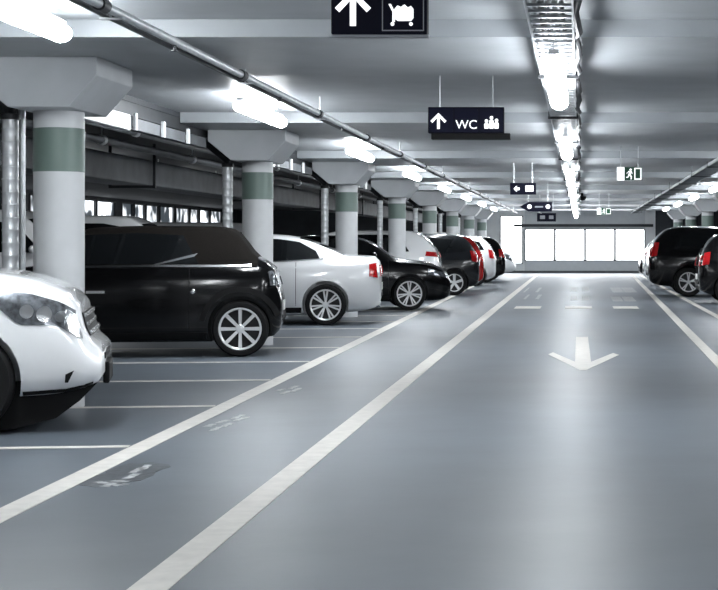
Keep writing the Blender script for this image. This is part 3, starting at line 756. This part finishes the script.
BODY = {}
def make_body(kind):
    """loft of the body with the four wheel arches cut out"""
    if kind in BODY: return BODY[kind]
    S = SPECS[kind]; st = stations(S['prof'])
    bm = bmesh.new(); loft(bm, st); bmesh.ops.recalc_face_normals(bm, faces=bm.faces[:])
    me = bpy.data.meshes.new('body'); bm.to_mesh(me); bm.free()
    me.materials.append(M_BLACK); me.materials.append(M_BLACK)
    o = bpy.data.objects.new('body_tmp', me); COL.objects.link(o)
    bm = bmesh.new(); wmax = max(p[4] for p in S['prof'])
    for ax in S['axles']:
        for s in (-1, 1):
            y0, y1 = sorted((s*(wmax-0.27), s*(wmax+0.2)))
            lathe(bm, [(S['rad']*1.13, y0), (S['rad']*1.13, y1)], 40, 'y', 1, center=(ax, 0, S['rad']+0.015))
    bmesh.ops.recalc_face_normals(bm, faces=bm.faces[:])
    mc = bpy.data.meshes.new('cut'); bm.to_mesh(mc); bm.free(); mc.materials.append(M_BLACK); mc.materials.append(M_BLACK)
    c = bpy.data.objects.new('cut', mc); COL.objects.link(c)
    md = o.modifiers.new('b', 'BOOLEAN'); md.operation = 'DIFFERENCE'; md.solver = 'EXACT'; md.object = c
    dg = bpy.context.evaluated_depsgraph_get(); dg.update()
    me2 = bpy.data.meshes.new_from_object(o.evaluated_get(dg)); me2.name = 'body'
    bpy.data.objects.remove(o); bpy.data.objects.remove(c)
    for p in me2.polygons: p.use_smooth = True
    me2.set_sharp_from_angle(angle=math.radians(38))
    bvh = BVHTree.FromPolygons([v.co.copy() for v in me.vertices], [tuple(p.vertices) for p in me.polygons])
    BODY[kind] = (me2, bvh, st, wmax); return BODY[kind]
NAMES = dict(convertible='convertible_car', sedan='sedan_car', hatch='hatchback_car', estate='estate_car', suv='suv_car', van='van')
def car(kind, paint, label, wheel, wx, wy, face, skew=SK, group=None, detail=True):
    """wheel 'rear'/'front' stands with its outer face at wx, wy; face +1 looks to +x"""
    S = SPECS[kind]; me0, bvh, st, wmax = make_body(kind)
    rz = skew if face > 0 else PI + skew
    near = -1 if face > 0 else 1
    ax = S['axles'][0 if wheel == 'rear' else 1]
    base = Vector((wx, wy, 0)) - (Matrix.Rotation(rz, 3, 'Z') @ Vector((ax, near*wmax, 0)))
    r = empty(NAMES[kind], base, label, 'van' if kind == 'van' else 'car', group, rz)
    me = me0.copy(); me.materials.clear(); me.materials.append(paint); me.materials.append(M_BLACK)
    put(me, 'body', r)
    L = S['prof'][-1][0]
    woff = 0.006
    if kind == 'convertible':
        bm = bmesh.new(); loft(bm, [s for s in st if 0.24 <= s[0] <= 2.2], 10, None, closed=False, off=0.012); build('soft_top', bm, M_SOFT, r, smooth=True, angle=60)
        woff = 0.016
    for lo, hi in S['sw_']: patch('side_window', bvh, 'side', lo, hi, M_GLASS, r, 26, 6, woff)
    (xa, ya), (xb, yb) = S['ws']
    patch('windshield', bvh, 'top', [(xa,-ya),(xa,ya)], [(xb,-yb),(xb,yb)], M_GLASS, r, 14, 8, 0.006, (1,))
    if S['rw']:
        (xa, ya), (xb, yb) = S['rw']; patch('rear_window', bvh, 'top', [(xa,-ya),(xa,ya)], [(xb,-yb),(xb,yb)], M_GLASS, r, 14, 8, 0.006, (1,))
    patch('headlight', bvh, 'side', *S['hl'], M_LAMPC, r, 12, 4, 0.008)
    zf = S['prof'][-1]; fz0, fz1 = zf[1], zf[2]
    TL = M_LAMPC if S.get('tlm') else M_LAMPR
    patch('tail_light', bvh, 'side', *S['tls'], TL, r, 6, 5, 0.012)
    patch('tail_light', bvh, 'rear', *S['tlr'], TL, r, 6, 4, 0.010)
    zr = S['prof'][0][1]
    patch('grille', bvh, 'front', [(-.36, fz0+.10),(.36, fz0+.10)], [(-.40, fz1+.02),(.40, fz1+.02)], M_BLACK, r, 10, 4, 0.008, (1,))
    patch('license_plate', bvh, 'rear', [(-.26, zr+.12),(.26, zr+.12)], [(-.26, zr+.23),(.26, zr+.23)], M_PLATE, r, 4, 2, 0.014, (1,), 'white plate')
    patch('rear_bumper', bvh, 'rear', [(-.6, zr+.02),(.6, zr+.02)], [(-.6, zr+.08),(.6, zr+.08)], M_BLACK, r, 8, 2, 0.012, (1,), 'black lower bumper')
    a0, a1 = S['axles']; R = S['rad']
    sill = S['prof'][len(S['prof'])//2][1]
    patch('side_sill', bvh, 'side', [(a0+R*1.2, sill+.03),(a1-R*1.2, sill+.03)], [(a0+R*1.15, sill+.11),(a1-R*1.15, sill+.11)], M_BLACK, r, 14, 2, 0.008)
    if detail:
        for sx in S['seams']:
            zt = max(p[1] for p in S['sw_'][0][0]) - .05
            patch('door_gap', bvh, 'side', [(sx-.004, sill+.14),(sx+.004, sill+.14)], [(sx-.004, zt),(sx+.004, zt)], M_BLACK, r, 1, 12, 0.0025)
        for hx, hz in S['handle']:
            patch('door_handle', bvh, 'side', [(hx, hz-.014),(hx+.20, hz-.014)], [(hx, hz+.014),(hx+.20, hz+.014)], M_CHROME if kind == 'convertible' else paint, r, 6, 2, 0.03)
    # mirrors
    mx = S['sw_'][0][0][-1][0] - .12; mz = S['sw_'][0][0][-1][1] + .06
    for s in (-1, 1):
        bm = bmesh.new(); bmesh.ops.create_uvsphere(bm, u_segments=16, v_segments=10, radius=1)
        for v in bm.verts: v.co = Vector((mx + v.co.x*.075, s*(wmax+.045) + v.co.y*.10, mz + v.co.z*.072))
        tube(bm, [(mx, s*(wmax-.09), mz-.04), (mx, s*(wmax+.04), mz-.02)], .02, 8)
        build('mirror', bm, paint, r, smooth=True)
    tm, rm, hm = wheel_meshes(R, .21, S['spokes'], S['twin'], S['rimf'], S['sw'])
    for ax in S['axles']:
        for s in (-1, 1):
            wv = put(tm, 'wheel', r, (ax, s*(wmax-.105-.004), R), 0 if s > 0 else PI)
            put(rm, 'rim', wv); put(hm, 'hub_cap', wv)
    return r, bvh, S
def by_wheel(px, py):
    d = F*EYE/(py-VY); return (px-VX)*d/F, d

# --- left row
LG = 'cars parked in the left row'
# white SUV with its nose out
r, bvh, S = car('suv', P_WHITE, 'white SUV nearest the camera, only its front end in view', 'front', -4.075, 10.46, +1, math.radians(14), group=LG)
patch('upper_grille', bvh, 'front', [(-.58,.64),(.58,.64)], [(-.58,.80),(.58,.80)], M_BLACK, r, 16, 5, 0.010, (1,), 'dark upper grille')
for gz in (.66, .72, .78): patch('grille_bar', bvh, 'front', [(-.56,gz-.012),(.56,gz-.012)], [(-.56,gz+.012),(.56,gz+.012)], M_CHROME, r, 16, 1, 0.022, (1,), 'chrome grille bar')
patch('grille_trim', bvh, 'side', [(4.27,.70),(4.375,.63)], [(4.275,.83),(4.33,.79)], M_CHROME, r, 8, 4, 0.012, label='bright grille end')
patch('lower_apron', bvh, 'side', [(4.0,.262),(4.3,.282),(4.44,.325)], [(4.0,.285),(4.3,.300),(4.45,.345)], M_BLACK, r, 10, 3, 0.006, label='black lower apron')
for rx, rz2, rr in ((4.03,.82,.045),(4.14,.80,.05),(4.24,.78,.035)):
    aa = [PI*k/8 for k in range(9)]
    patch('reflector', bvh, 'side', [(rx-rr*math.cos(q_), rz2-rr*math.sin(q_)-.001) for q_ in aa], [(rx-rr*math.cos(q_), rz2+rr*math.sin(q_)+.001) for q_ in aa], M_CHROME, r, 10, 4, 0.014, label='bright headlight reflector')
patch('fog_lamp', bvh, 'side', [(4.27,.345),(4.29,.345)], [(4.275,.40),(4.33,.425)], M_BLACK, r, 5, 4, 0.004, label='dark fog lamp recess')
bm = bmesh.new(); box(bm, 4.49, 4.535, -.28, .28, .29, .44); bevelled(bm, .012, 2); tag(build('license_plate', bm, M_BLACK, r), 'black plate holder')
# black block for the underbody and the shadow beneath the car
bm = bmesh.new(); prism(bm, [(3.25,.04),(3.90,.02),(4.20,.09),(4.36,.21),(4.47,.325),(4.40,.36),(3.25,.32)], 'y', -.66, .66); tag(build('underbody_shade', bm, M_BLACK, r), 'black underbody and modelled shadow under the bumper')

# black convertible, tail out
wx, wy = by_wheel(240, 357)
r, bvh, S = car('convertible', P_BLACK, 'black soft-top convertible parked with its tail to the aisle', 'rear', wx, wy, -1, math.radians(9), group=LG)
patch('belt_trim', bvh, 'side', [(.34,1.005),(1.5,1.005),(2.4,.995)], [(.34,1.030),(1.5,1.032),(2.4,1.02)], M_CHROME, r, 20, 2, 0.020, label='chrome waist strip')
patch('window_trim', bvh, 'side', [(.97,1.12),(1.45,1.012)], [(.93,1.16),(1.40,1.04)], M_CHROME, r, 8, 2, 0.020, label='bright slanting strip by the quarter window')  # bright strip slanting beside the quarter window
patch('wheel_arch_trim', bvh, 'side', [(.46+.40*math.cos(a), .33+.40*math.sin(a)) for a in [PI*.06*k for k in range(1, 16)]], [(.46+.46*math.cos(a), .33+.46*math.sin(a)) for a in [PI*.06*k for k in range(1, 16)]], M_BLACK, r, 24, 2, 0.014, label='matt black arch moulding')
bm = bmesh.new(); bmesh.ops.create_uvsphere(bm, u_segments=14, v_segments=8, radius=1)
for v in bm.verts: v.co = Vector((.98+v.co.x*.03, .845+v.co.y*.012, .74+v.co.z*.03))
build('fuel_cap', bm, M_CHROME, r, smooth=True)

wx, wy = by_wheel(325.5, 325.5)
r, bvh, S = car('sedan', P_SILVER, 'silver sedan with red tail light behind the second column', 'rear', wx, wy, -1, group=LG)
patch('window_trim', bvh, 'side', [(.90,1.025),(1.5,.99),(3.05,.97)], [(.90,1.04),(1.5,1.006),(3.05,.986)], M_CHROME, r, 18, 1, 0.010, label='chrome window strip')
bm = bmesh.new()
for s in (-1, 1): tube(bm, [(.02, s*.5, .30), (.2, s*.5, .30)], .035, 12)
build('exhaust', bm, M_CHROME, r, smooth=True)
wx, wy = by_wheel(409.5, 310.5)
r, bvh, S = car('sedan', P_BLACK, 'black sedan parked nose out just beyond the silver sedan', 'front', wx, wy, +1, math.radians(11), group=LG)
car('estate', P_WHITE, 'white estate car with high tail light beyond the black sedan', 'rear', -4.05, 36.0, -1, math.radians(2), group=LG)
wx, wy = by_wheel(454.5, 295.5)
r, bvh, S = car('hatch', P_GREY, 'dark grey hatchback with pale star wheel, tail to the aisle', 'rear', wx, wy, -1, math.radians(11), group=LG)
wx, wy = -3.25, 43.65
car('hatch', P_RED, 'red hatchback squeezed beyond the dark grey hatchback', 'rear', wx, wy, -1, group=LG)
car('hatch', P_WHITE, 'white hatchback beyond the red hatchback', 'rear', -3.16, 48.2, -1, group=LG)
car('hatch', P_BLACK, 'black hatchback far down the left row between two white cars', 'rear', -3.1, 53.0, -1, group=LG)
car('suv', P_WHITE, 'white SUV last in the left row, nose out near the end wall', 'front', -3.15, 56.5, +1, group=LG)

# --- right row
RG = 'cars parked in the right row'
car('hatch', P_BLACK, 'black hatchback cut off by the picture edge in the right row', 'rear', 3.15, 33.5, +1, 0, RG)
car('suv', P_BLACK, 'black SUV with pale wheel in the right row', 'rear', 2.62, 38.6, +1, 0, RG)
car('estate', P_GREY, 'dark grey estate car beyond the black SUV in the right row', 'rear', 2.75, 43.65, +1, 0, RG)
car('hatch', P_SILVER, 'silver hatchback in the right row beyond the dark cars', 'rear', 2.60, 48.6, +1, 0, RG)
car('sedan', P_BLACK, 'black sedan farthest in the right row, nose to the lane', 'front', 2.9, 56.0, -1, 0, RG)

# --- the row behind, across the dark aisle
BG = 'cars in the dark aisle behind'
back = [('van', P_WHITE, 27.6, 'pale van behind the black convertible, in the dark aisle'), ('suv', P_SILVER, 31.2, 'silver SUV in the dark aisle seen over the convertible roof'),
        ('van', P_WHITE, 34.8, 'second pale van in the dark aisle, beside the second riser pipe'), ('estate', P_SILVER, 38.4, 'silver estate car in the dark aisle behind the second column'),
        ('suv', P_WHITE, 42.2, 'white SUV in the dark aisle seen over the silver sedan'), ('van', P_SILVER, 46.2, 'silver van in the dark aisle behind the third riser pipe'),
        ('suv', P_GREY, 50.4, 'dark grey SUV in the dark aisle behind the third column'), ('estate', P_WHITE, 54.8, 'white estate car in the dark aisle farthest back')]
for kind, p, y, lab in back:
    car(kind, p, lab, 'front', -9.3, y, +1, 0, BG, detail=False)
